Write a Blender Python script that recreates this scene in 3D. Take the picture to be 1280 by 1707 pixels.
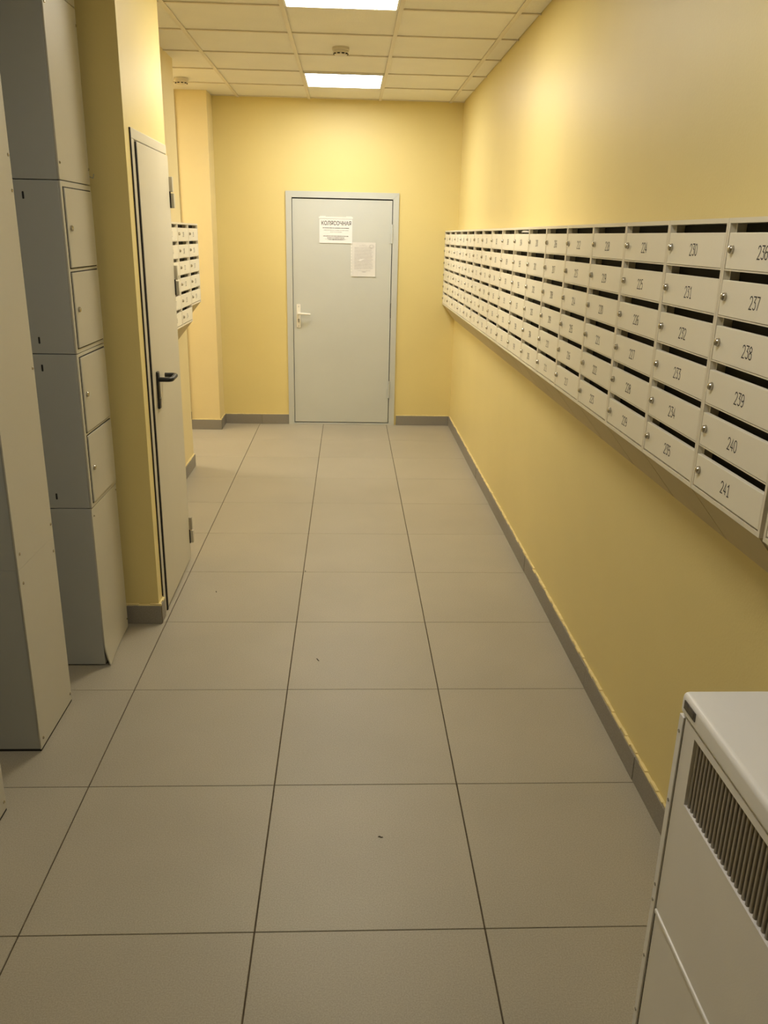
import bpy, bmesh, math, random
from mathutils import Vector, Matrix, Euler

random.seed(7)
for o in list(bpy.data.objects):
    bpy.data.objects.remove(o)
S = bpy.context.scene
COL = S.collection

# ------------------------------------------------------------------ camera
F_PX, YAW, PITCH, ROLL, CAM_H = 1370.65, 0.0470, 0.3239, 0.0214, 1.7138
cam_d = bpy.data.cameras.new('camera')
cam = bpy.data.objects.new('camera', cam_d)
COL.objects.link(cam)
S.camera = cam
cam_d.sensor_fit = 'VERTICAL'
cam_d.sensor_height = 36.0
cam_d.lens = 36.0 * F_PX / 1707.0
cam_d.clip_start = 0.02
cam_d.clip_end = 60
fwd = Vector((math.sin(YAW) * math.cos(PITCH), math.cos(YAW) * math.cos(PITCH), -math.sin(PITCH)))
rgt = Vector((math.cos(YAW), -math.sin(YAW), 0))
upv = rgt.cross(fwd)
r2 = math.cos(ROLL) * rgt + math.sin(ROLL) * upv
u2 = -math.sin(ROLL) * rgt + math.cos(ROLL) * upv
cam.matrix_world = Matrix(((r2.x, u2.x, -fwd.x, 0), (r2.y, u2.y, -fwd.y, 0), (r2.z, u2.z, -fwd.z, CAM_H), (0, 0, 0, 1)))

# ------------------------------------------------------------------ world, exposure, lamp power
w = bpy.data.worlds.new('world')
S.world = w
w.use_nodes = True
w.node_tree.nodes['Background'].inputs[0].default_value = (0.6, 0.65, 0.7, 1)
w.node_tree.nodes['Background'].inputs[1].default_value = 0.05
S.view_settings.view_transform = 'Standard'
S.view_settings.look = 'None'
S.view_settings.gamma = 1.0
S.view_settings.use_curve_mapping = False
S.view_settings.exposure = 0.0
LAMP_STRENGTH = 32.0          # the ceiling panel by the closet
LAMP_END_STRENGTH = 27.0      # the ceiling panel by the end door
LAMP_COLOUR = (1.0, 0.915, 0.74, 1)
LAMP_END_COLOUR = (0.97, 0.965, 0.93, 1)      # the tube by the end door is a whiter one
PASSAGE_STRENGTH = 34.0
FILL_STRENGTH = 14.0          # added unseen panel above the heater, fill for the near end

# ------------------------------------------------------------------ dimensions
XR = 0.972            # right wall
YF = 7.725            # end wall
ZC = 2.797            # ceiling grid
XL = -1.36            # left wall behind the cabinets
YB = -2.6             # back of the hall
XCL, YC0, YC1 = -0.860, 3.475, 4.276      # closet block
XRW, YRW = -1.185, 6.20                  # left wall with the small rack, its far end
XP, YP = -1.165, 7.455                   # pilaster in the far left corner
XPASS = -3.3                             # end of the side passage


# ------------------------------------------------------------------ materials
def new_mat(name):
    m = bpy.data.materials.new(name)
    m.use_nodes = True
    nt = m.node_tree
    return m, nt, nt.nodes['Principled BSDF']


def paint(name, col, rough=0.5, var=0.06, scale=4.0, bump=0.0, bscale=120.0, metallic=0.0, spec=0.5, objvar=0.0, detail=4):
    m, nt, b = new_mat(name)
    tc = nt.nodes.new('ShaderNodeTexCoord')
    nz = nt.nodes.new('ShaderNodeTexNoise')
    nz.inputs['Scale'].default_value = scale
    nz.inputs['Detail'].default_value = detail
    nt.links.new(tc.outputs['Object'], nz.inputs['Vector'])
    mr = nt.nodes.new('ShaderNodeMapRange')
    mr.inputs['From Min'].default_value = 0.25
    mr.inputs['From Max'].default_value = 0.75
    mr.inputs['To Min'].default_value = 1 - var
    mr.inputs['To Max'].default_value = 1 + var
    nt.links.new(nz.outputs['Fac'], mr.inputs['Value'])
    hs = nt.nodes.new('ShaderNodeHueSaturation')
    hs.inputs['Color'].default_value = (*col, 1)
    if objvar:
        oi = nt.nodes.new('ShaderNodeObjectInfo')
        ov = nt.nodes.new('ShaderNodeMapRange')
        ov.inputs['To Min'].default_value = 1 - objvar
        ov.inputs['To Max'].default_value = 1 + objvar
        nt.links.new(oi.outputs['Random'], ov.inputs['Value'])
        mu = nt.nodes.new('ShaderNodeMath')
        mu.operation = 'MULTIPLY'
        nt.links.new(mr.outputs['Result'], mu.inputs[0])
        nt.links.new(ov.outputs['Result'], mu.inputs[1])
        nt.links.new(mu.outputs['Value'], hs.inputs['Value'])
    else:
        nt.links.new(mr.outputs['Result'], hs.inputs['Value'])
    nt.links.new(hs.outputs['Color'], b.inputs['Base Color'])
    b.inputs['Roughness'].default_value = rough
    b.inputs['Metallic'].default_value = metallic
    b.inputs['Specular IOR Level'].default_value = spec
    if bump:
        n2 = nt.nodes.new('ShaderNodeTexNoise')
        n2.inputs['Scale'].default_value = bscale
        n2.inputs['Detail'].default_value = 3
        nt.links.new(tc.outputs['Object'], n2.inputs['Vector'])
        bp = nt.nodes.new('ShaderNodeBump')
        bp.inputs['Strength'].default_value = bump
        bp.inputs['Distance'].default_value = 0.004
        nt.links.new(n2.outputs['Fac'], bp.inputs['Height'])
        nt.links.new(bp.outputs['Normal'], b.inputs['Normal'])
    return m


def speckled(name, col, dark, rough=0.45):
    """matt porcelain tile: fine salt and pepper grain, faint clouding"""
    m, nt, b = new_mat(name)
    tc = nt.nodes.new('ShaderNodeTexCoord')
    oi = nt.nodes.new('ShaderNodeObjectInfo')
    add = nt.nodes.new('ShaderNodeVectorMath')
    add.operation = 'ADD'
    nt.links.new(tc.outputs['Object'], add.inputs[0])
    nt.links.new(oi.outputs['Location'], add.inputs[1])
    fine = nt.nodes.new('ShaderNodeTexNoise')
    fine.inputs['Scale'].default_value = 260
    fine.inputs['Detail'].default_value = 2
    cloud = nt.nodes.new('ShaderNodeTexNoise')
    cloud.inputs['Scale'].default_value = 2.2
    cloud.inputs['Detail'].default_value = 5
    for n in (fine, cloud):
        nt.links.new(add.outputs['Vector'], n.inputs['Vector'])
    r1 = nt.nodes.new('ShaderNodeMapRange')
    r1.inputs['From Min'].default_value = 0.3
    r1.inputs['From Max'].default_value = 0.7
    nt.links.new(fine.outputs['Fac'], r1.inputs['Value'])
    mx = nt.nodes.new('ShaderNodeMix')
    mx.data_type = 'RGBA'
    nt.links.new(r1.outputs['Result'], mx.inputs['Factor'])
    mx.inputs['A'].default_value = (*dark, 1)
    mx.inputs['B'].default_value = (*col, 1)
    r2_ = nt.nodes.new('ShaderNodeMapRange')
    r2_.inputs['From Min'].default_value = 0.25
    r2_.inputs['From Max'].default_value = 0.75
    r2_.inputs['To Min'].default_value = 0.94
    r2_.inputs['To Max'].default_value = 1.06
    nt.links.new(cloud.outputs['Fac'], r2_.inputs['Value'])
    ov = nt.nodes.new('ShaderNodeMapRange')
    ov.inputs['To Min'].default_value = 0.975
    ov.inputs['To Max'].default_value = 1.025
    nt.links.new(oi.outputs['Random'], ov.inputs['Value'])
    mu = nt.nodes.new('ShaderNodeMath')
    mu.operation = 'MULTIPLY'
    nt.links.new(r2_.outputs['Result'], mu.inputs[0])
    nt.links.new(ov.outputs['Result'], mu.inputs[1])
    hs = nt.nodes.new('ShaderNodeHueSaturation')
    nt.links.new(mx.outputs['Result'], hs.inputs['Color'])
    nt.links.new(mu.outputs['Value'], hs.inputs['Value'])
    nt.links.new(hs.outputs['Color'], b.inputs['Base Color'])
    b.inputs['Roughness'].default_value = rough
    return m


def emitter(name, col, strength):
    m, nt, b = new_mat(name)
    b.inputs['Base Color'].default_value = (0.9, 0.9, 0.88, 1)
    b.inputs['Emission Color'].default_value = col
    b.inputs['Emission Strength'].default_value = strength
    return m


M = {}
M['wall'] = paint('yellow wall paint', (0.78, 0.65, 0.285), 0.45, 0.03, 1.6, 0.10, 160, spec=0.35)
M['wall_pale'] = paint('pale yellow paint', (0.80, 0.67, 0.36), 0.5, 0.04, 2.0, 0.10, 160)
M['bead'] = paint('paint bead', (0.82, 0.69, 0.34), 0.6, 0.12, 30)
M['floor_tile'] = speckled('grey porcelain tile', (0.45, 0.41, 0.32), (0.35, 0.315, 0.245), 0.45)
M['base_tile'] = speckled('grey skirting tile', (0.30, 0.28, 0.245), (0.225, 0.205, 0.175), 0.5)
M['grout'] = paint('brown grout', (0.10, 0.075, 0.045), 0.9, 0.3, 20)
M['ceiling_tile'] = paint('mineral ceiling tile', (0.82, 0.78, 0.68), 0.9, 0.03, 3, 0.5, 220, objvar=0.02)
M['grid'] = paint('white grid bar', (0.72, 0.65, 0.52), 0.5, 0.03, 5)
M['slab'] = paint('dark void', (0.05, 0.045, 0.04), 0.9, 0.1, 3)
M['lamp'] = emitter('lit diffuser', LAMP_COLOUR, LAMP_STRENGTH)
M['lamp_end'] = emitter('lit diffuser end', LAMP_END_COLOUR, LAMP_END_STRENGTH)
M['lamp_passage'] = emitter('lit diffuser passage', LAMP_COLOUR, PASSAGE_STRENGTH)
M['lamp_fill'] = emitter('lit diffuser fill', (1.0, 0.96, 0.88, 1), FILL_STRENGTH)
M['lamp_frame'] = paint('white lamp frame', (0.8, 0.79, 0.76), 0.4, 0.02, 5)
M['door'] = paint('grey door paint', (0.60, 0.615, 0.57), 0.45, 0.03, 2, 0.05, 90)
M['door_frame'] = paint('grey frame paint', (0.57, 0.585, 0.545), 0.42, 0.03, 3)
M['closet_door'] = paint('cream grey door paint', (0.62, 0.58, 0.47), 0.45, 0.03, 2)
M['white_plastic'] = paint('white plastic', (0.84, 0.81, 0.72), 0.35, 0.02, 10)
M['black_plastic'] = paint('black plastic', (0.012, 0.012, 0.013), 0.35, 0.1, 40)
M['gap_dark'] = paint('dark gap tone', (0.018, 0.016, 0.014), 0.8, 0.1, 20)  # near-black for shade in gaps and slots; also plinth and strip foot
M['steel'] = paint('nickel steel', (0.50, 0.475, 0.42), 0.22, 0.06, 60, metallic=1.0)
M['dull_steel'] = paint('dull steel', (0.45, 0.43, 0.38), 0.45, 0.1, 60, metallic=0.9)
M['mailbox'] = paint('cream mailbox enamel', (0.82, 0.76, 0.61), 0.42, 0.02, 6, 0.06, 300)
M['mailbox_door'] = paint('cream mailbox door enamel', (0.90, 0.85, 0.71), 0.40, 0.02, 6, 0.10, 420, objvar=0.015)
M['mailbox_dark'] = paint('mailbox interior shade', (0.035, 0.03, 0.02), 0.85, 0.1, 8)
M['mailbox_foot'] = paint('shaded mailbox foot', (0.58, 0.49, 0.29), 0.6, 0.05, 6)  # underside shade put into the foot's darker colour
M['ink'] = paint('black ink', (0.03, 0.028, 0.025), 0.7, 0.1, 60)
M['grey_ink'] = paint('grey print', (0.36, 0.35, 0.36), 0.8, 0.15, 90)
M['paper'] = paint('white paper', (0.86, 0.85, 0.84), 0.75, 0.02, 20)
M['paper_old'] = paint('greyish paper', (0.76, 0.745, 0.715), 0.75, 0.03, 20)
M['sleeve'] = paint('clear sleeve edge', (0.90, 0.88, 0.84), 0.15, 0.02, 30)
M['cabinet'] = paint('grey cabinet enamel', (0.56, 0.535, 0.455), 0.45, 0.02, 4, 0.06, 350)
M['cabinet_shaded'] = paint('shaded cabinet enamel', (0.44, 0.45, 0.43), 0.5, 0.02, 4, 0.06, 350)  # same enamel as the fronts, shade of the side faces put into the colour
M['heater'] = paint('white heater enamel', (0.92, 0.915, 0.91), 0.32, 0.02, 6, 0.05, 350)
M['heater_panel'] = paint('white heater panel enamel', (0.90, 0.88, 0.855), 0.42, 0.02, 6, 0.05, 350)
M['slat'] = paint('grey grille slat', (0.36, 0.33, 0.285), 0.5, 0.08, 40)
M['void'] = paint('grille void', (0.02, 0.018, 0.015), 0.9, 0.1, 20)
M['badge'] = paint('worn metal badge', (0.13, 0.12, 0.11), 0.4, 0.45, 90, metallic=0.6)
M['brown'] = paint('brown strip', (0.20, 0.13, 0.05), 0.7, 0.25, 30)
M['dirt'] = paint('floor crumb', (0.05, 0.04, 0.03), 0.9, 0.2, 80)
M['detector'] = paint('detector plastic', (0.66, 0.60, 0.48), 0.45, 0.03, 20)


# ------------------------------------------------------------------ mesh builder
class MB:
    def __init__(self):
        self.bm = bmesh.new()

    def box(self, x0, x1, y0, y1, z0, z1, bevel=0.0, seg=2):
        m = Matrix.Translation(((x0 + x1) / 2, (y0 + y1) / 2, (z0 + z1) / 2)) @ Matrix.Diagonal((x1 - x0, y1 - y0, z1 - z0, 1))
        t = bmesh.new()
        bmesh.ops.create_cube(t, size=1.0, matrix=m)
        if bevel:
            bmesh.ops.bevel(t, geom=t.edges[:], offset=bevel, segments=seg, affect='EDGES', profile=0.5)
        self._join(t)
        return self

    def _join(self, t):
        me = bpy.data.meshes.new('tmp')
        t.to_mesh(me)
        t.free()
        self.bm.from_mesh(me)
        bpy.data.meshes.remove(me)

    def cyl(self, c, axis, r, h, n=20, r2=None, bevel=0.0):
        """cylinder or cone centred at c along axis vector"""
        t = bmesh.new()
        q = Vector(axis).normalized().to_track_quat('Z', 'Y').to_matrix().to_4x4()
        bmesh.ops.create_cone(t, cap_ends=True, segments=n, radius1=r, radius2=r if r2 is None else r2, depth=h, matrix=Matrix.Translation(c) @ q)
        if bevel:
            es = [e for e in t.edges if len(e.link_faces) == 2 and any(len(f.verts) > 4 for f in e.link_faces)]
            bmesh.ops.bevel(t, geom=es, offset=bevel, segments=2, affect='EDGES', profile=0.5)
        self._join(t)
        return self

    def lathe(self, c, axis, prof, n=24):
        """prof: (radius, height along axis)"""
        q = Vector(axis).normalized().to_track_quat('Z', 'Y')
        rings = []
        for r, h in prof:
            rings.append([self.bm.verts.new(Vector(c) + q @ Vector((r * math.cos(2 * math.pi * i / n), r * math.sin(2 * math.pi * i / n), h))) for i in range(n)])
        for a, b in zip(rings, rings[1:]):
            for i in range(n):
                self.bm.faces.new((a[i], a[(i + 1) % n], b[(i + 1) % n], b[i]))
        self.bm.faces.new(rings[0][::-1])
        self.bm.faces.new(rings[-1])
        return self

    def tube(self, pts, r, n=12, flat=1.0):
        pts = [Vector(p) for p in pts]
        rings = []
        prev = None
        for i, p in enumerate(pts):
            d = (pts[min(i + 1, len(pts) - 1)] - pts[max(i - 1, 0)]).normalized()
            ref = Vector((0, 0, 1)) if abs(d.z) < 0.9 else Vector((0, 1, 0))
            a = d.cross(ref).normalized()
            b = a.cross(d).normalized()
            if prev is not None and a.dot(prev) < 0:
                a, b = -a, -b
            prev = a
            rings.append([self.bm.verts.new(p + a * r * math.cos(2 * math.pi * k / n) + b * r * flat * math.sin(2 * math.pi * k / n)) for k in range(n)])
        for A, B in zip(rings, rings[1:]):
            for k in range(n):
                self.bm.faces.new((A[k], A[(k + 1) % n], B[(k + 1) % n], B[k]))
        self.bm.faces.new(rings[0][::-1])
        self.bm.faces.new(rings[-1])
        return self

    def prism(self, poly, axis, a, b):
        """poly of 2D points extruded along axis from a to b; 2D axes are the other two in order"""
        def P(u, v, t):
            return {'x': (t, u, v), 'y': (u, t, v), 'z': (u, v, t)}[axis]
        A = [self.bm.verts.new(P(u, v, a)) for u, v in poly]
        B = [self.bm.verts.new(P(u, v, b)) for u, v in poly]
        n = len(poly)
        self.bm.faces.new(A)
        self.bm.faces.new(B[::-1])
        for i in range(n):
            self.bm.faces.new((A[i], B[i], B[(i + 1) % n], A[(i + 1) % n]))
        return self

    def mesh(self, name, mat, smooth=True):
        bm = self.bm
        bmesh.ops.recalc_face_normals(bm, faces=bm.faces)
        me = bpy.data.meshes.new(name)
        bm.to_mesh(me)
        bm.free()
        me.materials.append(mat)
        if smooth:
            for p in me.polygons:
                p.use_smooth = True
            me.set_sharp_from_angle(angle=math.radians(21))
        return me

    def build(self, name, mat, parent=None, smooth=True, loc=None):
        me = self.mesh(name, mat, smooth)
        return link(name, me, parent, loc)


def link(name, me, parent=None, loc=None):
    o = bpy.data.objects.new(name, me)
    COL.objects.link(o)
    if parent is not None:
        o.parent = parent
    if loc is not None:
        o.location = loc
    return o


def box(name, mat, dims, parent=None, bevel=0.0, seg=2, origin=None):
    """world-space box; origin: subtract when the parent sits there"""
    x0, x1, y0, y1, z0, z1 = dims
    if origin is not None:
        x0, x1, y0, y1, z0, z1 = x0 - origin[0], x1 - origin[0], y0 - origin[1], y1 - origin[1], z0 - origin[2], z1 - origin[2]
    return MB().box(x0, x1, y0, y1, z0, z1, bevel, seg).build(name, mat, parent)


def thing(name, label, cat, loc=(0, 0, 0), rz=0.0, group=None):
    o = bpy.data.objects.new(name, None)
    o.empty_display_size = 0.1
    COL.objects.link(o)
    o.location = loc
    o.rotation_euler = (0, 0, rz)
    return tag(o, label, cat, group)


def tag(o, label, cat, group=None):
    o['label'] = label
    o['category'] = cat
    if group:
        o['group'] = group
    return o


def structure(o, label, cat):
    o['kind'] = 'structure'
    return tag(o, label, cat)


# ------------------------------------------------------------------ shell
T = 0.12
fl = box('floor', M['grout'], (XPASS - T, XR + T, YB - T, YF + T, -0.08, -0.004))
structure(fl, 'grey square porcelain floor tiles with thin dark joints', 'floor')

_tile_cache = {}


def tile_piece(name, mat, x0, x1, y0, y1, z0, z1, parent, bevel, rx=0):
    key = (name, round(x1 - x0, 4), round(y1 - y0, 4), round(z1 - z0, 4), mat.name)
    if key not in _tile_cache:
        hx, hy, hz = (x1 - x0) / 2, (y1 - y0) / 2, (z1 - z0) / 2
        _tile_cache[key] = MB().box(-hx, hx, -hy, hy, -hz, hz, bevel, 1).mesh(name, mat)
    return link(name, _tile_cache[key], parent, ((x0 + x1) / 2, (y0 + y1) / 2, (z0 + z1) / 2))


TX0, TY0, TS, GAP = -0.233, 1.681, 0.6, 0.0016
y_edges = [TY0 + TS * k for k in range(-8, 12)]
x_edges = [TX0 + TS * k for k in range(-6, 4)]


def clipped(lo, hi, edges):
    out = []
    for a, b in zip(edges, edges[1:]):
        a2, b2 = max(a, lo), min(b, hi)
        if b2 - a2 > 0.02:
            out.append((a2, b2))
    return out


for ya, yb in clipped(YB, YF, y_edges):
    xlo = XL
    if ya > YRW - 0.35:
        xlo = XPASS
    for xa, xb in clipped(xlo, XR, x_edges):
        tile_piece('floor_tile', M['floor_tile'], xa + 0.0019, xb - 0.0019, ya + 0.0011, yb - 0.0011, -0.012, 0.0, fl, 0.0012)

# ceiling: slab, T-bars, mineral tiles
ce = box('ceiling', M['slab'], (XPASS - T, XR + T, YB - T, YF + T, ZC + 0.05, ZC + 0.15))
structure(ce, 'suspended ceiling of cream mineral tiles in a metal grid', 'ceiling')
CX = [-0.345 + 0.6 * k for k in range(-6, 4)]
CY = [7.09 - 0.585 * k for k in range(-2, 18)][::-1]
BW = 0.012
LIGHT_CELLS = []
lamp_cells = {('c', 4.165), ('c', 6.505)}


def is_lamp(xa, ya):
    if abs(xa + 0.345) < 0.01 and (abs(ya - 6.505) < 0.01 or abs(ya - 4.165) < 0.01 or abs(ya - 1.24) < 0.01):
        return True
    return abs(xa - (-2.745)) < 0.01 and abs(ya - 6.505) < 0.01


for ya, yb in clipped(YB, YF, CY):
    xlo = XPASS if ya > YRW - 0.4 else XL
    for xa, xb in clipped(xlo, XR, CX):
        if is_lamp(xa, ya):
            continue
        tile_piece('ceiling_tile', M['ceiling_tile'], xa + 0.003, xb - 0.003, ya + 0.003, yb - 0.003, ZC + 0.0075, ZC + 0.022, ce, 0.0015)
for x in CX:
    if XL < x < XR:
        box('grid_bar', M['grid'], (x - BW, x + BW, YB, YF, ZC, ZC + 0.006), ce)
    elif XPASS < x < XL:
        box('grid_bar', M['grid'], (x - BW, x + BW, YRW, YP, ZC, ZC + 0.006), ce)
for y in CY:
    if YB < y < YF:
        box('grid_bar', M['grid'], (XPASS if y > YRW else XL, XR, y - 0.007, y + 0.007, ZC + 0.0006, ZC + 0.0066), ce)

# walls
ZT = ZC + 0.05
wr = box('wall_right', M['wall'], (XR, XR + T, YB - T, YF + T, -0.08, ZT))
structure(wr, 'long yellow painted wall carrying the row of numbered mailboxes', 'wall')
DX0, DX1, DZ = -0.558, 0.438, 2.071          # end door outer frame
m = MB()
m.box(XP - 0.1, DX0 + 0.01, YF, YF + T, -0.08, ZT)
m.box(DX1 - 0.01, XR, YF, YF + T, -0.08, ZT)
m.box(DX0 + 0.01, DX1 - 0.01, YF, YF + T, DZ - 0.01, ZT)
m.box(DX0 + 0.01, DX1 - 0.01, YF + 0.09, YF + T, -0.08, DZ - 0.01)
structure(m.build('wall_end', M['wall'], None, False), 'yellow end wall around the grey door', 'wall')
m = MB().box(XPASS - T, XP, YP, YF + T, -0.08, ZT, 0.004)
structure(m.build('wall_pilaster', M['wall_pale']), 'pale yellow pilaster in the far left corner', 'wall')
m = MB().box(XL - T, XRW, YC1 - 0.02, YRW, -0.08, ZT, 0.003)
m.box(XPASS - T, XL - T + 0.01, YRW - T, YRW, -0.08, ZT)
structure(m.build('wall_left_recessed', M['wall_pale']), 'pale yellow left wall behind the small mailbox rack', 'wall')
structure(box('wall_passage', M['wall_pale'], (XPASS - T, XPASS, YRW, YP, -0.08, ZT)), 'pale yellow wall closing the side passage', 'wall')
structure(box('wall_left', M['wall'], (XL - T, XL, YB - T, YC0 + 0.05, -0.08, ZT)), 'yellow left wall behind the metal cabinets', 'wall')
structure(box('wall_back', M['wall'], (XL, XR, YB - T, YB, -0.08, ZT)), 'yellow wall at the entrance end', 'wall')
# closet block with door opening on its corridor face (the face runs slightly out of true)
XCF = -0.871
CSK = math.atan2(XCL - XCF, YC1 - YC0)


def cx_at(y):
    return XCL + (XCF - XCL) * (y - YC0) / (YC1 - YC0)


CY0, CY1, CZ = 3.562, 4.262, 2.098
m = MB()
m.prism([(XL - 0.02, YC0), (XCL, YC0), (cx_at(CY0), CY0), (XCL - 0.09, CY0), (XCL - 0.09, CY1), (cx_at(CY1), CY1), (XCF, YC1), (XL - 0.02, YC1)], 'z', -0.08, CZ)
m.prism([(XL - 0.02, YC0), (XCL, YC0), (XCF, YC1), (XL - 0.02, YC1)], 'z', CZ, ZT)
structure(m.build('wall_closet', M['wall'], None, False), 'yellow closet block projecting from the left wall around the narrow door', 'wall')

# ------------------------------------------------------------------ baseboards of tile pieces
BH, BT = 0.09, 0.013


def baseboard(name, label, p0, p1, nrm, first=0.6, bead=True, matname='base_tile'):
    """pieces of skirting tile from p0 to p1 (x,y), standing off along nrm"""
    p0, p1, nrm = Vector((*p0, 0)), Vector((*p1, 0)), Vector((*nrm, 0))
    L = (p1 - p0).length
    d = (p1 - p0) / L
    root = None
    t = 0.0
    step = first
    ang = math.atan2(d.y, d.x)
    k = 0
    side = 1 if Vector((-d.y, d.x, 0)).dot(nrm) > 0 else -1
    # backing bed of adhesive: the named structure mesh
    mb = MB()
    mb.box(0, L, min(0, side * (BT - 0.004)), max(0, side * (BT - 0.004)), 0.0, BH - 0.002)
    root = mb.build(name, M['grout'])
    root.location = p0
    root.rotation_euler = (0, 0, ang)
    structure(root, label, 'baseboard')
    while t < L - 1e-4:
        e = min(L, t + step)
        step = 0.6
        mb = MB()
        a = side * 0.003
        b = side * (BT + 0.0008 * (k % 3))
        mb.box(t + 0.001, e - 0.001, min(a, b), max(a, b), 0.0005, BH + 0.0006 * (k % 2), 0.001, 1)
        mb.build('skirting_tile', M[matname], root)
        t = e
        k += 1
    if bead:
        mb = MB()
        n = max(2, int(L / 0.05))
        for i in range(n):
            hh = 0.004 + 0.005 * random.random()
            ww = BT * (0.55 + 0.45 * random.random())
            mb.box(L * i / n, L * (i + 1) / n, min(0, side * ww), max(0, side * ww), BH - 0.001, BH + hh)
        o = mb.build('paint_bead', M['bead'], root, False)
    return root


baseboard('baseboard_right', 'grey tile skirting along the mailbox wall', (XR, YF - BT), (XR, YB), (-1, 0), first=0.62)
baseboard('baseboard_end_left', 'grey tile skirting left of the grey door', (XP + BT, YF), (DX0, YF), (0, -1), 0.34)
baseboard('baseboard_end_right', 'short grey tile skirting right of the grey door', (DX1 + 0.02, YF), (XR - BT, YF), (0, -1))
baseboard('baseboard_pilaster_front', 'grey tile skirting across the pilaster front', (XPASS, YP), (XP + BT, YP), (0, -1), 0.6)
baseboard('baseboard_pilaster_side', 'short grey tile skirting on the pilaster side', (XP, YP), (XP, YF - BT), (1, 0), 0.6)
baseboard('baseboard_left_recessed', 'grey tile skirting under the small mailbox rack', (XRW, YC1), (XRW, YRW), (1, 0), 0.33)
baseboard('baseboard_closet_front', 'grey tile skirting on the closet block facing the cabinets', (XL, YC0), (XCL + BT, YC0), (0, -1), 0.6)
baseboard('baseboard_closet_side', 'short grey tile skirting beside the narrow door', (XCL, YC0), (XCL, CY0 - 0.012), (1, 0), 0.6)

# brown edge strip on the pilaster
tr = box('trim_1', M['brown'], (-1.437, -1.425, YP - 0.012, YP, BH + 0.05, ZC))
structure(tr, 'thin brown vertical strip on the pale pilaster', 'trim')
box('strip_foot', M['gap_dark'], (-1.440, -1.422, YP - 0.016, YP, BH + 0.004, BH + 0.07), tr)


# ------------------------------------------------------------------ ceiling lamps and detectors
def ceiling_lamp(xa, ya, label, mat):
    xb, yb = xa + 0.6, ya + 0.585
    c = ((xa + xb) / 2, (ya + yb) / 2, ZC)
    t = thing('ceiling_lamp', label, 'ceiling lamp', c, 0, 'square ceiling panels')
    hx, hy = 0.286, 0.279
    m = MB()
    fw = 0.012
    m.box(-hx, hx, -hy, -hy + fw, -0.005, 0.03, 0.0015)
    m.box(-hx, hx, hy - fw, hy, -0.005, 0.03, 0.0015)
    m.box(-hx, -hx + fw, -hy + fw, hy - fw, -0.005, 0.03, 0.0015)
    m.box(hx - fw, hx, -hy + fw, hy - fw, -0.005, 0.03, 0.0015)
    m.box(-hx, hx, -hy, hy, 0.03, 0.036)
    m.build('frame', M['lamp_frame'], t)
    m = MB().box(-hx + fw, hx - fw, -hy + fw, hy - fw, -0.003, 0.006)
    m.build('diffuser', mat, t)
    return t


ceiling_lamp(-0.345, 6.505, 'lit square ceiling panel closest to the grey end door', M['lamp_end'])
ceiling_lamp(-0.345, 4.165, 'lit square ceiling panel next to the narrow closet door', M['lamp'])
ceiling_lamp(-2.745, 6.505, 'lit square ceiling panel inside the side passage', M['lamp_passage'])
ceiling_lamp(-0.345, 1.24, 'dimmer square ceiling panel added as unseen fill light above the white heater', M['lamp_fill'])  # added out of view to brighten the heater and nearest mailboxes


def detector(loc, label):
    t = thing('smoke_detector', label, 'smoke detector', loc, 0, 'ceiling smoke detectors')
    MB().lathe((0, 0, 0), (0, 0, -1), [(0.052, 0.0), (0.053, 0.004), (0.053, 0.016), (0.050, 0.019)], 32).build('base', M['detector'], t)
    MB().lathe((0, 0, 0), (0, 0, -1), [(0.046, 0.019), (0.047, 0.024), (0.044, 0.036), (0.034, 0.044), (0.020, 0.046)], 32).build('cap', M['detector'], t)
    for k in range(10):
        a = 2 * math.pi * k / 10
        m = MB()
        m.box(0.036, 0.0465, -0.008, 0.008, -0.039, -0.033)
        o = m.build('vent_slot', M['gap_dark'], t)
        o.rotation_euler = (0, 0, a)
    return t


detector((-0.058, 5.70, ZC + 0.0075), 'round white smoke detector on the ceiling between the two lit panels')
detector((-1.265, 6.93, ZC + 0.0075), 'round white smoke detector on the ceiling in front of the pilaster')


# ------------------------------------------------------------------ end door
d1 = thing('door_1', 'grey painted metal door with two paper notices in the end wall', 'door', ((DX0 + DX1) / 2, YF, 0))
d1['kind'] = 'structure'
O = d1.location.copy()
FW, FP = 0.052, 0.016
m = MB()
x0, x1 = DX0 - O.x, DX1 - O.x
m.prism([(x0, 0), (x0 + FW, 0), (x0 + FW, DZ - FW), (x0, DZ)], 'y', -FP, 0.08)
m.build('jamb', M['door_frame'], d1, False)
m = MB()
m.prism([(x1, 0), (x1 - FW, 0), (x1 - FW, DZ - FW), (x1, DZ)], 'y', -FP, 0.08)
m.build('jamb', M['door_frame'], d1, False)
m = MB()
m.prism([(x0 + 0.001, DZ), (x0 + FW + 0.001, DZ - FW), (x1 - FW - 0.001, DZ - FW), (x1 - 0.001, DZ)], 'y', -FP, 0.08)
m.build('head', M['door_frame'], d1, False)
m = MB().box(x0 + FW + 0.004, x1 - FW - 0.006, -0.004, 0.045, 0.022, DZ - FW - 0.010, 0.002)
leaf = m.build('leaf', M['door'], d1)
MB().box(x0 + FW, x1 - FW, 0.046, 0.06, 0.0, DZ - FW).build('shadow_gap', M['gap_dark'], d1)
MB().box(x0 + FW, x1 - FW, -0.006, 0.06, 0.0, 0.014, 0.002).build('threshold', M['door_frame'], d1)
for hz in (1.73, 0.34):
    m = MB()
    m.cyl((x1 - FW - 0.003, -0.018, hz), (0, 0, 1), 0.008, 0.16, 12)
    m.box(x1 - FW - 0.03, x1 - FW, -0.010, -0.004, hz - 0.08, hz + 0.0)
    m.build('hinge', M['door_frame'], d1)
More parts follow.
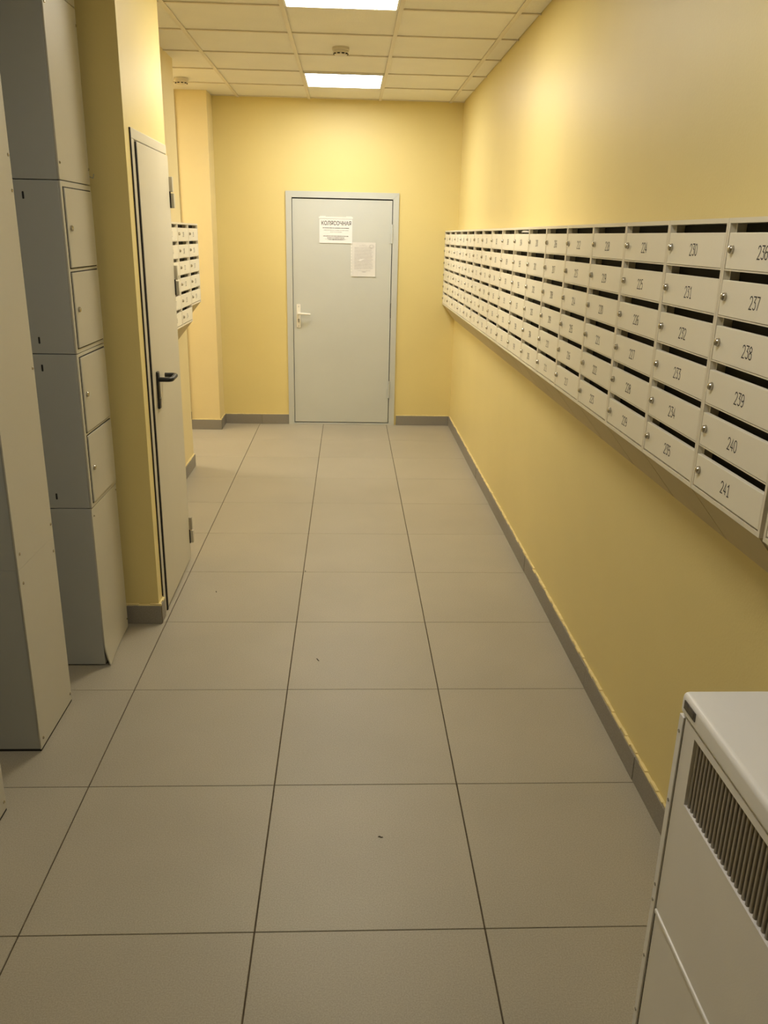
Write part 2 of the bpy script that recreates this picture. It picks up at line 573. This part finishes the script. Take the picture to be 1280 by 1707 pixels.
MB().box(x1 - FW - 0.006, x1 - FW + 0.001, -0.012, 0.0, 1.00, 1.13).build('latch_gap', M['gap_dark'], d1)
# handle
hx = -0.455 - O.x
m = MB().box(hx - 0.019, hx + 0.019, -0.012, -0.003, 0.899, 1.110, 0.005, 3)
pl = m.build('handle_plate', M['white_plastic'], d1)
m = MB()
m.cyl((hx, -0.030, 1.030), (0, 1, 0), 0.010, 0.045, 16)
m.tube([(hx, -0.05, 1.030), (hx + 0.02, -0.055, 1.029), (hx + 0.06, -0.056, 1.027), (hx + 0.108, -0.050, 1.023)], 0.0095, 20)
m.build('lever', M['white_plastic'], d1)
m = MB().cyl((hx, -0.014, 0.973), (0, 1, 0), 0.0085, 0.010, 16)
m.box(hx - 0.005, hx + 0.005, -0.018, -0.010, 0.948, 0.973, 0.002)
m.build('keyhole_cylinder', M['dull_steel'], pl)
for sz in (1.088, 0.915):
    MB().cyl((hx, -0.0125, sz), (0, 1, 0), 0.004, 0.003, 10).build('screw', M['dull_steel'], pl)


# ------------------------------------------------------------------ notices
def text_mesh(s, size, mat, width=None):
    cu = bpy.data.curves.new('txt', 'FONT')
    cu.body = s
    cu.size = size
    cu.offset = 0.0007
    cu.align_x = 'CENTER'
    cu.align_y = 'CENTER'
    o = bpy.data.objects.new('txt', cu)
    COL.objects.link(o)
    dg = bpy.context.evaluated_depsgraph_get()
    me = bpy.data.meshes.new_from_object(o.evaluated_get(dg))
    bpy.data.objects.remove(o)
    xs = [v.co.x for v in me.vertices]
    ys = [v.co.y for v in me.vertices]
    cx, cy = (min(xs) + max(xs)) / 2, (min(ys) + max(ys)) / 2
    sx = width / (max(xs) - min(xs)) if width else 1
    for v in me.vertices:
        v.co = Vector(((v.co.x - cx) * sx, 0, v.co.y - cy))
    me.materials.clear()
    me.materials.append(mat)
    return me


def print_lines(parent, mat, rows, y):
    """illegible small print, each line one ragged stroke: rows of (x0, x1, z, height)"""
    rnd = random.Random(3)
    for xa, xb, z, h in rows:
        m = MB()
        poly_t, poly_b = [], []
        x = xa
        while x < xb - 0.002:
            wl = min(xb - x, rnd.uniform(0.004, 0.012))
            k = rnd.uniform(0.35, 0.6)
            poly_t += [(x, z + h * k), (x + wl * 0.9, z + h * k), (x + wl * 0.9 + 0.0002, z + h * 0.12)]
            x += wl
            poly_t.append((x - 0.0001, z + h * 0.12))
        top = [m.bm.verts.new((px, y, pz)) for px, pz in poly_t]
        bot = [m.bm.verts.new((px, y, 2 * z - pz)) for px, pz in poly_t]
        for i in range(len(top) - 1):
            m.bm.faces.new((top[i], top[i + 1], bot[i + 1], bot[i]))
        m.build('print_line', mat, parent, False)


def sheet(parent, name, mat, wd, ht, curl=0.004, t=0.0006):
    """slightly curled sheet facing -y, centred on origin"""
    m = MB()
    nx, nz = 10, 10
    g = [[], []]
    for s in (0, 1):
        for i in range(nx + 1):
            row = []
            for j in range(nz + 1):
                u, v = i / nx - 0.5, j / nz - 0.5
                yy = -curl * (abs(v) * 2) ** 4 * (0.4 + 0.6 * abs(u) * 2) * (1 if v < 0 else 0.25)
                row.append(m.bm.verts.new((u * wd, yy - t * (1 - s), v * ht)))
            g[s].append(row)
    for i in range(nx):
        for j in range(nz):
            m.bm.faces.new((g[0][i][j], g[0][i + 1][j], g[0][i + 1][j + 1], g[0][i][j + 1]))
            m.bm.faces.new((g[1][i][j], g[1][i][j + 1], g[1][i + 1][j + 1], g[1][i + 1][j]))
    for k in range(nx):
        m.bm.faces.new((g[0][k][0], g[1][k][0], g[1][k + 1][0], g[0][k + 1][0]))
        m.bm.faces.new((g[0][k][nz], g[0][k + 1][nz], g[1][k + 1][nz], g[1][k][nz]))
    for k in range(nz):
        m.bm.faces.new((g[0][0][k], g[0][0][k + 1], g[1][0][k + 1], g[1][0][k]))
        m.bm.faces.new((g[0][nx][k], g[1][nx][k], g[1][nx][k + 1], g[0][nx][k + 1]))
    return m.build(name, mat, parent)


YD = YF - 0.004
n1 = thing('paper_notice', 'white landscape paper notice reading КОЛЯСОЧНАЯ taped to the grey door', 'notice', (-0.118, YD - 0.003, 1.748), 0, 'notices on the end door')
sheet(n1, 'sheet', M['paper'], 0.292, 0.208, 0.003)
m = MB().box(-0.150, 0.150, -0.0016, -0.0006, 0.100, 0.116, 0.0004, 1)
m.build('sleeve_edge', M['sleeve'], n1)
MB().box(-0.146, 0.146, -0.0022, -0.0016, 0.0985, 0.1005).build('sleeve_fold', M['grey_ink'], n1)
for tx in (-0.115, 0.115):
    MB().box(tx - 0.025, tx + 0.025, -0.0024, -0.0016, 0.104, 0.122, 0.0004, 1).build('tape', M['sleeve'], n1)
o = link('heading', text_mesh('КОЛЯСОЧНАЯ', 0.047, M['ink'], 0.262), n1, (0.004, -0.0012, 0.064))
print_lines(n1, M['ink'], [(-0.116, 0.118, 0.023, 0.0046), (-0.108, 0.112, 0.004, 0.0022), (-0.05, 0.055, -0.011, 0.0022),
                           (-0.112, 0.112, -0.045, 0.0046), (-0.076, 0.078, -0.060, 0.0046), (-0.116, 0.118, -0.074, 0.0062)], -0.0012)
n2 = thing('paper_notice', 'densely printed portrait paper notice with round stamp taped to the grey door', 'notice', (0.134, YD - 0.003, 1.508), 0, 'notices on the end door')
sheet(n2, 'sheet', M['paper_old'], 0.208, 0.294, 0.004)
rows = [(-0.02, 0.012, 0.126, 0.0014), (-0.042, 0.035, 0.117, 0.0018)]
z = 0.104
rnd = random.Random(5)
while z > -0.085:
    rows.append((-0.086, 0.086 - rnd.uniform(0, 0.02), z, 0.0012))
    z -= 0.0062
rows += [(-0.086, 0.083, -0.096, 0.0016), (-0.086, 0.083, -0.106, 0.0052)]
print_lines(n2, M['grey_ink'], rows, -0.0012)
m = MB()
for k in range(28):
    a = 2 * math.pi * k / 28
    for r in (0.022, 0.015):
        x, zz = 0.067 + r * math.cos(a), 0.112 + r * math.sin(a) * 0.8
        m.box(x - 0.0017, x + 0.0017, -0.0014, -0.0011, zz - 0.0008, zz + 0.0008)
m.build('round_stamp', M['grey_ink'], n2, False)
m = MB()
m.prism([(-0.052, -0.012), (-0.035, 0.004), (0.008, 0.006), (-0.018, -0.004), (-0.03, -0.013)], 'y', -0.0018, -0.0011)
m.build('torn_patch', M['paper'], n2, False)
m = MB().box(-0.117, -0.106, -0.0016, -0.0006, -0.147, 0.135)
se = m.build('sleeve_edge', M['sleeve'], n2)
for k in range(11):
    zz = -0.135 + 0.026 * k
    MB().box(-0.1145, -0.1085, -0.0020, -0.0015, zz - 0.003, zz + 0.003).build('punch_hole', M['door'], se)

# ------------------------------------------------------------------ narrow closet door
d2 = thing('door_2', 'narrow cream metal door with black lever handle in the closet block', 'door', (cx_at((CY0 + CY1) / 2), (CY0 + CY1) / 2, 0), CSK)
d2['kind'] = 'structure'
O = d2.location.copy()
FX = 0.005          # frame stands proud of the wall


def b2(name, mat, x0, x1, y0, y1, z0, z1, bevel=0.0, parent=d2):
    return MB().box(x0, x1, y0 - O.y, y1 - O.y, z0, z1, bevel).build(name, mat, parent)


b2('side_shade', M['gap_dark'], -0.002, FX - 0.0005, 3.551, 3.562, 0.10, 2.096)  # near-black strip standing for the frame's shaded side face
b2('jamb', M['closet_door'], -0.06, FX, 3.562, 3.607, 0.0, 2.058, 0.0015)
b2('side_shade', M['gap_dark'], -0.06, FX + 0.0055, 3.608, 3.6225, 0.0, 2.050)  # near-black strip standing for the shaded leaf edge and gap
b2('head', M['closet_door'], -0.06, FX, 3.562, CY1, 2.058, 2.098, 0.003)
b2('jamb', M['closet_door'], -0.06, FX - 0.008, 4.245, CY1, 0.0, 2.058)
lf = b2('leaf', M['closet_door'], -0.035, FX + 0.0065, 3.6225, 4.256, 0.014, 2.052, 0.002)
b2('threshold', M['base_tile'], -0.06, FX - 0.004, 3.562, CY1, 0.0, 0.010)
for z0, z1 in ((1.82, 1.96), (1.415, 1.555), (0.10, 0.245)):
    h = MB()
    yy = 4.262 - O.y
    h.box(FX - 0.006, FX + 0.022, yy - 0.012, yy + 0.010, (z0 + z1) / 2 + 0.002, z1, 0.002)
    hh = h.build('hinge', M['dull_steel'] if z0 < 1 else M['closet_door'], d2)
    MB().box(FX - 0.002, FX + 0.026, yy - 0.009, yy + 0.014, z0, (z0 + z1) / 2 - 0.004, 0.002).build('knuckle', M['closet_door'], hh)
    MB().box(FX - 0.006, FX + 0.012, yy - 0.017, yy - 0.012, z0, (z0 + z1) / 2 + 0.004).build('shadow_gap', M['gap_dark'], hh)
LX = FX + 0.0065
hb = MB().box(LX - 0.002, LX + 0.010, 3.684 - O.y, 3.720 - O.y, 0.955, 1.122, 0.005, 3)
hb = hb.build('handle_plate', M['black_plastic'], d2)
yl = 3.702 - O.y
pts = [(LX + 0.005, yl, 1.086), (LX + 0.045, yl, 1.086)]
cx_, cy_ = LX + 0.045, yl + 0.018
for k in range(1, 6):
    a = -math.pi / 2 + math.pi / 2 * k / 5
    pts.append((cx_ + 0.018 * math.cos(a), cy_ + 0.018 * math.sin(a), 1.086))
pts.append((LX + 0.063, yl + 0.10, 1.088))
cy_ = yl + 0.10
for k in range(1, 6):
    a = math.pi / 2 * k / 5
    pts.append((cx_ + 0.018 * math.cos(a), cy_ + 0.018 * math.sin(a), 1.088))
pts.append((LX + 0.012, yl + 0.118, 1.088))
MB().tube(pts, 0.0105, 20).build('lever', M['black_plastic'], d2)
MB().cyl((LX + 0.011, yl, 1.00), (1, 0, 0), 0.0075, 0.006, 14).build('keyhole_cylinder', M['dull_steel'], hb)


# ------------------------------------------------------------------ mailboxes
MW, MP, MD = 0.3615, 0.1025, 0.115        # column pitch, row pitch, depth
TOPR, BOTR, SIDE = 0.011, 0.010, 0.0085
SLOT, LIP = 0.0195, 0.0032
DIG = {
    '0': [[(0.15, 0.1), (0, 0.3), (0, 0.7), (0.15, 0.92), (0.5, 1), (0.85, 0.92), (1, 0.7), (1, 0.3), (0.85, 0.1), (0.5, 0), (0.15, 0.1)]],
    '1': [[(0.1, 0.78), (0.6, 1), (0.6, 0)], [(0.15, 0), (1.0, 0)]],
    '2': [[(0, 0.75), (0.1, 0.92), (0.5, 1), (0.9, 0.9), (1, 0.7), (0.8, 0.48), (0, 0), (1, 0)]],
    '3': [[(0, 1), (1, 1), (0.42, 0.6), (0.85, 0.52), (1, 0.3), (0.85, 0.08), (0.45, 0), (0, 0.12)]],
    '4': [[(0.7, 0), (0.7, 1), (0, 0.28), (1, 0.28)]],
    '5': [[(0.95, 1), (0.12, 1), (0.05, 0.55), (0.5, 0.64), (0.9, 0.52), (1, 0.3), (0.85, 0.08), (0.45, 0), (0, 0.1)]],
    '6': [[(0.9, 0.92), (0.5, 1), (0.12, 0.85), (0, 0.5), (0, 0.25), (0.2, 0.05), (0.5, 0), (0.85, 0.07), (1, 0.3), (0.85, 0.52), (0.5, 0.58), (0.1, 0.45)]],
    '7': [[(0, 1), (1, 1), (0.35, 0)]],
    '8': [[(0.5, 0.54), (0.1, 0.64), (0.05, 0.85), (0.5, 1), (0.95, 0.85), (0.9, 0.64), (0.5, 0.54), (0.08, 0.42), (0, 0.2), (0.15, 0.04), (0.5, 0), (0.85, 0.04), (1, 0.2), (0.92, 0.42), (0.5, 0.54)]],
    '9': [[(0.1, 0.08), (0.5, 0), (0.88, 0.15), (1, 0.5), (1, 0.75), (0.8, 0.95), (0.5, 1), (0.15, 0.93), (0, 0.7), (0.15, 0.48), (0.5, 0.42), (0.9, 0.55)]],
}


def number_mesh(s, hgt=0.027, wd=0.0118, gap=0.0042, stroke=0.0026):
    bm = bmesh.new()
    tot = len(s) * wd + (len(s) - 1) * gap
    for i, ch in enumerate(s):
        ox = -tot / 2 + i * (wd + gap)
        for line in DIG[ch]:
            P = [Vector((ox + u * wd, 0, (v - 0.5) * hgt)) for u, v in line]
            n = len(P)
            L, R = [], []
            for k in range(n):
                d0 = (P[k] - P[k - 1]).normalized() if k else (P[1] - P[0]).normalized()
                d1_ = (P[k + 1] - P[k]).normalized() if k < n - 1 else d0
                nr = Vector((-(d0.z + d1_.z), 0, d0.x + d1_.x))
                nr = nr.normalized() if nr.length > 1e-6 else Vector((-d0.z, 0, d0.x))
                sc = stroke / 2 / max(0.45, nr.dot(Vector((-d0.z, 0, d0.x))))
                L.append(bm.verts.new(P[k] + nr * sc))
                R.append(bm.verts.new(P[k] - nr * sc))
            for k in range(n - 1):
                bm.faces.new((L[k], R[k], R[k + 1], L[k + 1]))
    me = bpy.data.meshes.new('number')
    bm.to_mesh(me)
    bm.free()
    me.materials.append(M['ink'])
    return me


def housing_mesh(rows):
    """column housing: origin at bottom centre of the back; front towards -y; wedge foot slopes back to the wall"""
    H = TOPR + rows * MP + BOTR
    w2 = MW / 2 - 0.0008
    m = MB()
    m.box(-w2, -w2 + SIDE, -MD, 0, 0, H)
    m.box(w2 - SIDE, w2, -MD, 0, 0, H)
    m.box(-w2 + SIDE, w2 - SIDE, -MD, 0, H - TOPR, H)
    m.box(-w2 + SIDE, w2 - SIDE, -MD, 0, 0, BOTR)
    m.box(-w2 + SIDE, w2 - SIDE, -0.003, 0, BOTR, H - TOPR)
    for r in range(rows):
        zt = H - TOPR - r * MP
        if r < rows - 1:
            m.box(-w2 + SIDE, w2 - SIDE, -MD + 0.001, -0.003, zt - MP, zt - MP + LIP)
        # folded ears beside each letter slot
        m.box(-w2 + SIDE, -w2 + SIDE + 0.006, -MD + 0.014, -MD + 0.0155, zt - SLOT - 0.01, zt)
        m.box(w2 - SIDE - 0.006, w2 - SIDE, -MD + 0.014, -MD + 0.0155, zt - SLOT - 0.01, zt)
    return m.mesh('housing', M['mailbox'], False), H


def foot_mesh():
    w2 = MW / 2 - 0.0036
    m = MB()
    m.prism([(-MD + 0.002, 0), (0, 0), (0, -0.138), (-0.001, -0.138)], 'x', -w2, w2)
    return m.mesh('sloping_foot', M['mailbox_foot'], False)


def door_mesh():
    w2 = MW / 2 - SIDE - 0.0022
    h = MP - SLOT - LIP - 0.0016
    m = MB()
    m.box(-w2, w2, -MD + 0.0006, -MD + 0.013, -h / 2, h / 2, 0.0014, 2)
    return m.mesh('letterbox_door', M['mailbox_door'])


def lock_mesh():
    m = MB()
    m.lathe((0, 0, 0), (0, -1, 0), [(0.0098, 0.0), (0.0098, 0.002), (0.0090, 0.0022), (0.0088, 0.006), (0.0074, 0.0085), (0.0045, 0.0102), (0.0014, 0.0108)], 24)
    return m.mesh('lock', M['steel'])


ME_H = {r: housing_mesh(r) for r in (5, 6)}
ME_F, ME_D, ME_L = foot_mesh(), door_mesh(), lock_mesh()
ME_KEY = MB().box(-0.0007, 0.0007, -0.0134, -0.012, -0.003, 0.003).mesh('key_slot', M['ink'], False)


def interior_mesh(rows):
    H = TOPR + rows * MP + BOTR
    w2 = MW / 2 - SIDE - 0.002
    return MB().box(-w2, w2, -MD + 0.038, -MD + 0.0395, BOTR + 0.002, H - TOPR - 0.001).mesh('interior_shade', M['mailbox_dark'], False)  # dark sheet behind the doors standing for the shaded interior


ME_I = {r: interior_mesh(r) for r in (5, 6)}
TOPZ = 1.768


def mailbox_column(loc_xy, rz, rows, first, label, group):
    me, H = ME_H[rows]
    t = thing('mailbox_unit', label, 'mailboxes', (loc_xy[0], loc_xy[1], TOPZ - H), rz, group)
    link('housing', me, t)
    link('interior_shade', ME_I[rows], t)
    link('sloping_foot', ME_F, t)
    for r in range(rows):
        zt = H - TOPR - r * MP
        h = MP - SLOT - LIP
        zc = zt - SLOT - h / 2
        d = link('letterbox_door', ME_D, t, (0, random.uniform(-0.0006, 0.0004), zc))
        wl = -MW / 2 + SIDE + 0.026
        lk = link('lock', ME_L, d, (wl + random.uniform(-0.0015, 0.0015), -MD + 0.0006, 0.003))
        lk.rotation_euler = (0, random.uniform(-0.8, 0.8), 0)
        link('number', number_mesh(str(first + r)), d, (0.0, -MD + 0.0003, -0.001))
    return t


GR = 'mailbox columns along the long yellow wall'
ordinal = ['first', 'second', 'third', 'fourth', 'fifth', 'sixth', 'seventh', 'eighth', 'ninth', 'tenth', 'eleventh', 'twelfth', 'thirteenth', 'fourteenth', 'fifteenth', 'sixteenth', 'seventeenth']
Y_NEAR = 1.5745
for k in range(17):
    first = 140 + 6 * k
    kk = 16 - k
    yc = Y_NEAR + MW * (kk + 0.5)
    if k < 12:
        lab = 'cream six-door mailbox column, %s from the corner beside the grey end door' % ordinal[k]
    else:
        lab = 'mailbox column with doors %d to %d, %s from the corner beside the grey end door' % (first, first + 5, ordinal[k])
    mailbox_column((XR, yc), -math.pi / 2, 6, first, lab, GR)
mailbox_column((XR, Y_NEAR - 0.016 - MW / 2), -math.pi / 2, 6, 242, 'cream mailbox column set apart by a dark gap after doors 236 to 241', GR)
GL = 'mailbox columns of the small rack'
YL = 6.195
mailbox_column((XRW, YL - MW * 0.5), math.pi / 2, 5, 135, 'short five-door mailbox column at the open end of the small rack', GL)
mailbox_column((XRW, YL - MW * 1.5), math.pi / 2, 6, 129, 'six-door mailbox column next to the short five-door one', GL)
mailbox_column((XRW, YL - MW * 2.5), math.pi / 2, 6, 123, 'six-door mailbox column half hidden by the narrow closet door', GL)

# folded flyer pushed into a letter slot
fy = Y_NEAR + MW * 7.45
m = MB()
m.prism([(fy - 0.13, 1.7445), (fy + 0.06, 1.7445), (fy + 0.02, 1.7535), (fy - 0.09, 1.7525)], 'x', XR - MD + 0.006, XR - MD + 0.034)
tag(m.build('folded_flyer', M['paper'], None, False), 'folded white flyer sticking in a top letter slot', 'flyer')


# ------------------------------------------------------------------ tall electrical cabinets on the left
def screw(parent, loc, axis, r=0.006):
    return MB().lathe(loc, axis, [(r, 0.0), (r * 0.95, 0.0015), (r * 0.6, 0.0032), (0.0008, 0.0038)], 12).build('screw', M['steel'], parent)


# electrical meter cabinet with four small doors
BX, BY0, BY1, BXL = -0.995, 3.075, 3.425, XL
eb = thing('electrical_cabinet', 'tall grey metal cabinet of stacked modules with four small locked doors', 'cabinet', ((BX + BXL) / 2, (BY0 + BY1) / 2, 0))
O = eb.location.copy()
mods = [0.004, 0.686, 1.280, 1.873, 2.467, ZC - 0.001]
for k in range(5):
    z0, z1 = mods[k], mods[k + 1]
    mdl = box('module', M['cabinet_shaded'], (BXL + 0.002, BX - 0.003, BY0, BY1, z0 + 0.0012, z1 - 0.0012), eb, 0.0025, 2, O)
    if k in (1, 2):
        for zz in (z0 + 0.049, z1 - 0.051):
            MB().box(-1.1265 - O.x, -1.1155 - O.x, BY0 - O.y - 0.0008, BY0 - O.y + 0.012, zz - 0.0145, zz + 0.0145, 0.0045, 3).build('slot_hole', M['gap_dark'], mdl)


def front(name, y0, y1, z0, z1, x0=BX - 0.003, x1=BX + 0.004, mat='cabinet', bevel=0.002, parent=eb):
    return box(name, M[mat], (x0, x1, y0, y1, z0, z1), parent, bevel, 2, O)


for k, (nm, z0, z1) in enumerate((('lower_cover', 0.045, 0.684), ('module_front', 0.687, 1.279), ('module_front', 1.281, 1.872), ('upper_cover', 1.875, 2.466), ('upper_cover', 2.468, ZC - 0.003))):
    if k == 0:
        # bent lower corner on the near side
        m = MB()
        nz, ny = 16, 4
        y_a, y_b = BY0 - O.y, BY1 - O.y
        g = {}
        for s in (0, 1):
            for i in range(nz + 1):
                for j in range(ny + 1):
                    v = i / nz
                    u = j / ny
                    z = 0.006 + v * (0.684 - 0.006)
                    bend = 0.020 * max(0, 1 - v / 0.14) ** 1.5 * (1 - u) ** 2
                    g[s, i, j] = m.bm.verts.new((BX - 0.003 + 0.005 * s + bend - O.x, y_a + u * (y_b - y_a) - bend * 0.3, z))
        for i in range(nz):
            for j in range(ny):
                m.bm.faces.new((g[0, i, j], g[0, i + 1, j], g[0, i + 1, j + 1], g[0, i, j + 1]))
                m.bm.faces.new((g[1, i, j], g[1, i, j + 1], g[1, i + 1, j + 1], g[1, i + 1, j]))
        for i in range(nz):
            for j in (0, ny):
                m.bm.faces.new((g[0, i, j], g[1, i, j], g[1, i + 1, j], g[0, i + 1, j]))
        for j in range(ny):
            for i in (0, nz):
                m.bm.faces.new((g[0, i, j], g[0, i, j + 1], g[1, i, j + 1], g[1, i, j]))
        pn = m.build('lower_cover', M['cabinet'], eb)
        for yy, zz in ((BY0 + 0.02, 0.05), (BY1 - 0.012, 0.05), (BY0 + 0.02, 0.65), (BY1 - 0.012, 0.66)):
            screw(pn, (BX + 0.002 - O.x, yy - O.y, zz), (1, 0, 0), 0.004)
        continue
    pn = front(nm, BY0, BY1, z0, z1)
    if nm == 'upper_cover':
        for yy in (BY0 + 0.014, BY1 - 0.008):
            for zz in (z0 + 0.055, z1 - 0.055):
                screw(pn, (BX + 0.004 - O.x, yy - O.y, zz), (1, 0, 0), 0.005)
for z0, z1, lz in ((1.583, 1.850, 1.717), (1.300, 1.566, 1.436), (0.984, 1.264, 1.124), (0.706, 0.969, 0.838)):
    MB().box(BX + 0.0035 - O.x, BX + 0.0048 - O.x, BY0 + 0.018 - O.y, BY1 - 0.012 - O.y, z0 - 0.004, z1 + 0.004).build('door_gap', M['gap_dark'], eb)
    dr = MB().box(BX + 0.003 - O.x, BX + 0.010 - O.x, BY0 + 0.022 - O.y, BY1 - 0.016 - O.y, z0, z1, 0.002).build('meter_door', M['cabinet'], eb)
    m = MB().lathe((BX + 0.010 - O.x, BY0 + 0.052 - O.y, lz), (1, 0, 0), [(0.010, 0.0), (0.0098, 0.004), (0.008, 0.007), (0.003, 0.008)], 16)
    m.build('lock', M['steel'], dr)
# thin wire twist at the upper far edge
MB().tube([(BX + 0.004 - O.x, BY1 - O.y - 0.002, 1.905), (BX + 0.016 - O.x, BY1 - O.y + 0.003, 1.90), (BX + 0.02 - O.x, BY1 - O.y + 0.002, 1.915)], 0.002, 8).build('seal_wire', M['dull_steel'], eb)


def riser(y0, y1, label, seams, screws_z, grp='tall cable risers beside the left wall'):
    X0, X1 = XL + 0.002, -1.05
    t = thing('cable_riser', label, 'cabinet', ((X0 + X1) / 2, (y0 + y1) / 2, 0), 0, grp)
    o_ = t.location.copy()
    zs = [0.009] + seams + [ZC - 0.001]
    for a, b in zip(zs, zs[1:]):
        box('module', M['cabinet_shaded'], (X0, X1 - 0.004, y0, y1, a + 0.0004, b - 0.0004), t, 0.0, 2, o_)
        pn = box('front_cover', M['cabinet'], (X1 - 0.004, X1 + 0.001, y0 - 0.003, y1 + 0.003, a + 0.0003, b - 0.0003), t, 0.0006, 1, o_)
        for zz in screws_z:
            if a < zz < b:
                for yy in (y0 + 0.022, y1 - 0.012):
                    screw(pn, (X1 + 0.001 - o_.x, yy - o_.y, zz), (1, 0, 0), 0.0055)
    box('plinth', M['gap_dark'], (X0, X1 - 0.001, y0, y1 + 0.004, 0.0, 0.009), t, 0.0, 2, o_)
    return t


riser(2.478, 2.800, 'tall grey sheet metal cable riser between two others, screwed front cover', [0.675], [0.040, 0.622, 0.723, 1.273, 1.824, 1.927])
riser(1.84, 2.168, 'tall grey cable riser at the entrance end of the cabinet row', [0.675], [0.040, 0.622, 0.723, 1.273, 1.824, 1.927])

# ------------------------------------------------------------------ white heater by the right wall
HX0, HX1, HY0, HY1, HZ = 0.647, XR - 0.016, 0.42, 1.362, 0.90
ht = thing('air_heater', 'white metal heater cabinet with slatted vent standing by the mailbox wall', 'heater', ((HX0 + HX1) / 2, (HY0 + HY1) / 2, 0))
O = ht.location.copy()


def hbx(name, mat, x0, x1, y0, y1, z0, z1, bevel=0.0, seg=2, parent=ht):
    return box(name, M[mat], (x0, x1, y0, y1, z0, z1), parent, bevel, seg, O)


LZ = 0.852
hbx('body', 'heater', HX0 + 0.024, HX1, HY0 + 0.006, HY1 - 0.004, 0.012, LZ - 0.001, 0.003)
m = MB().box(HX0 - O.x - 0.002, HX1 - O.x, HY0 - O.y, HY1 - O.y + 0.002, LZ, HZ, 0.012, 4)
lid = m.build('lid', M['heater'], ht)
for p_ in lid.data.polygons:
    p_.use_smooth = True
lid.data.set_sharp_from_angle(angle=math.radians(60))
lid.modifiers.new('normals', 'WEIGHTED_NORMAL')
bd = MB()
bd.box(HX0 - 0.0035 - O.x, HX0 - 0.0015 - O.x, 1.294 - O.y, 1.344 - O.y, 0.872, 0.889, 0.0)
bd = bd.build('badge', M['badge'], lid)
MB().box(HX0 - 0.0042 - O.x, HX0 - 0.0034 - O.x, 1.300 - O.y, 1.338 - O.y, 0.8755, 0.8855).build('badge_plate', M['badge'], bd)
strip = hbx('corner_strip', 'heater', HX0 - 0.001, HX0 + 0.014, HY1 - 0.018, HY1, 0.012, LZ - 0.002, 0.0015)
for zz in (0.815, 0.655, 0.445, 0.405, 0.255, 0.10):
    MB().cyl((HX0 - 0.0015 - O.x, HY1 - 0.009 - O.y, zz), (1, 0, 0), 0.0036, 0.002, 12).build('screw', M['dull_steel'], strip)
GZ0, GZ1, GY0, GY1 = 0.690, 0.836, 0.49, 1.293
m = MB()
PY1 = HY1 - 0.0225
m.box(HX0 + 0.002 - O.x, HX0 + 0.012 - O.x, HY0 + 0.01 - O.y, PY1 - O.y, GZ1, LZ - 0.0012, 0.0)
m.box(HX0 + 0.002 - O.x, HX0 + 0.012 - O.x, HY0 + 0.01 - O.y, PY1 - O.y, 0.397, GZ0, 0.0)
m.box(HX0 + 0.002 - O.x, HX0 + 0.012 - O.x, GY1 - O.y, PY1 - O.y, GZ0, GZ1, 0.0)
m.box(HX0 + 0.002 - O.x, HX0 + 0.012 - O.x, HY0 + 0.01 - O.y, GY0 - O.y, GZ0, GZ1, 0.0)
up = m.build('upper_panel', M['heater_panel'], ht, False)
hbx('lower_panel', 'heater_panel', HX0 + 0.002, HX0 + 0.012, HY0 + 0.01, PY1, 0.016, 0.386, 0.002)
MB().box(HX0 - 0.0015 - O.x, HX0 + 0.010 - O.x, HY0 + 0.01 - O.y, PY1 - O.y, 0.386, 0.3965, 0.003).build('panel_lip', M['heater'], ht)
MB().box(HX0 + 0.0035 - O.x, HX0 + 0.0245 - O.x, PY1 - O.y, HY1 - 0.018 - O.y, 0.016, LZ - 0.004).build('seam_gap', M['gap_dark'], ht)
MB().box(HX0 + 0.0130 - O.x, HX0 + 0.0245 - O.x, GY0 - O.y, GY1 - O.y, GZ0, GZ1).build('grille_back', M['void'], up)
SP = 0.01345
me = MB()
hz = (GZ1 - GZ0) / 2
me.prism([(-0.0030, -0.0022), (-0.0016, -0.0036), (0.0034, -0.0036), (0.0034, 0.0036), (-0.0016, 0.0036), (-0.0030, 0.0022)], 'z', -hz - 0.004, hz + 0.004)
me = me.mesh('slat', M['slat'], False)
n = int((GY1 - GY0) / SP)
for k in range(n):
    link('slat', me, up, (HX0 + 0.0090 - O.x, GY1 - 0.0085 - k * SP - O.y, (GZ0 + GZ1) / 2))
for fx in (HX0 + 0.04, HX1 - 0.04):
    for fy_ in (HY0 + 0.06, HY1 - 0.06):
        hbx('foot', 'black_plastic', fx - 0.018, fx + 0.018, fy_ - 0.018, fy_ + 0.018, 0.0, 0.013, 0.003)

# ------------------------------------------------------------------ crumbs on the floor
for x, y, a, ln, lab in ((-0.121, 3.12, 0.5, 0.022, 'dark sliver of dirt on the floor tile before the closet'),
                         (0.106, 2.03, 1.3, 0.014, 'tiny dark crumb on the floor tile near the heater'),
                         (-0.222, 4.09, 0.2, 0.012, 'tiny dark crumb beside a floor joint'),
                         (-0.655, 3.82, 0.3, 0.014, 'tiny dark crumb in front of the narrow closet door')):
    m = MB().tube([(-ln / 2, 0, 0.0016), (-ln / 6, 0.002, 0.002), (ln / 6, -0.001, 0.002), (ln / 2, 0.001, 0.0014)], 0.0016, 6, 0.7)
    o = m.build('floor_crumb', M['dirt'], None, True, (x, y, 0))
    o.rotation_euler = (0, 0, a + math.pi / 2)
    tag(o, lab, 'crumb')
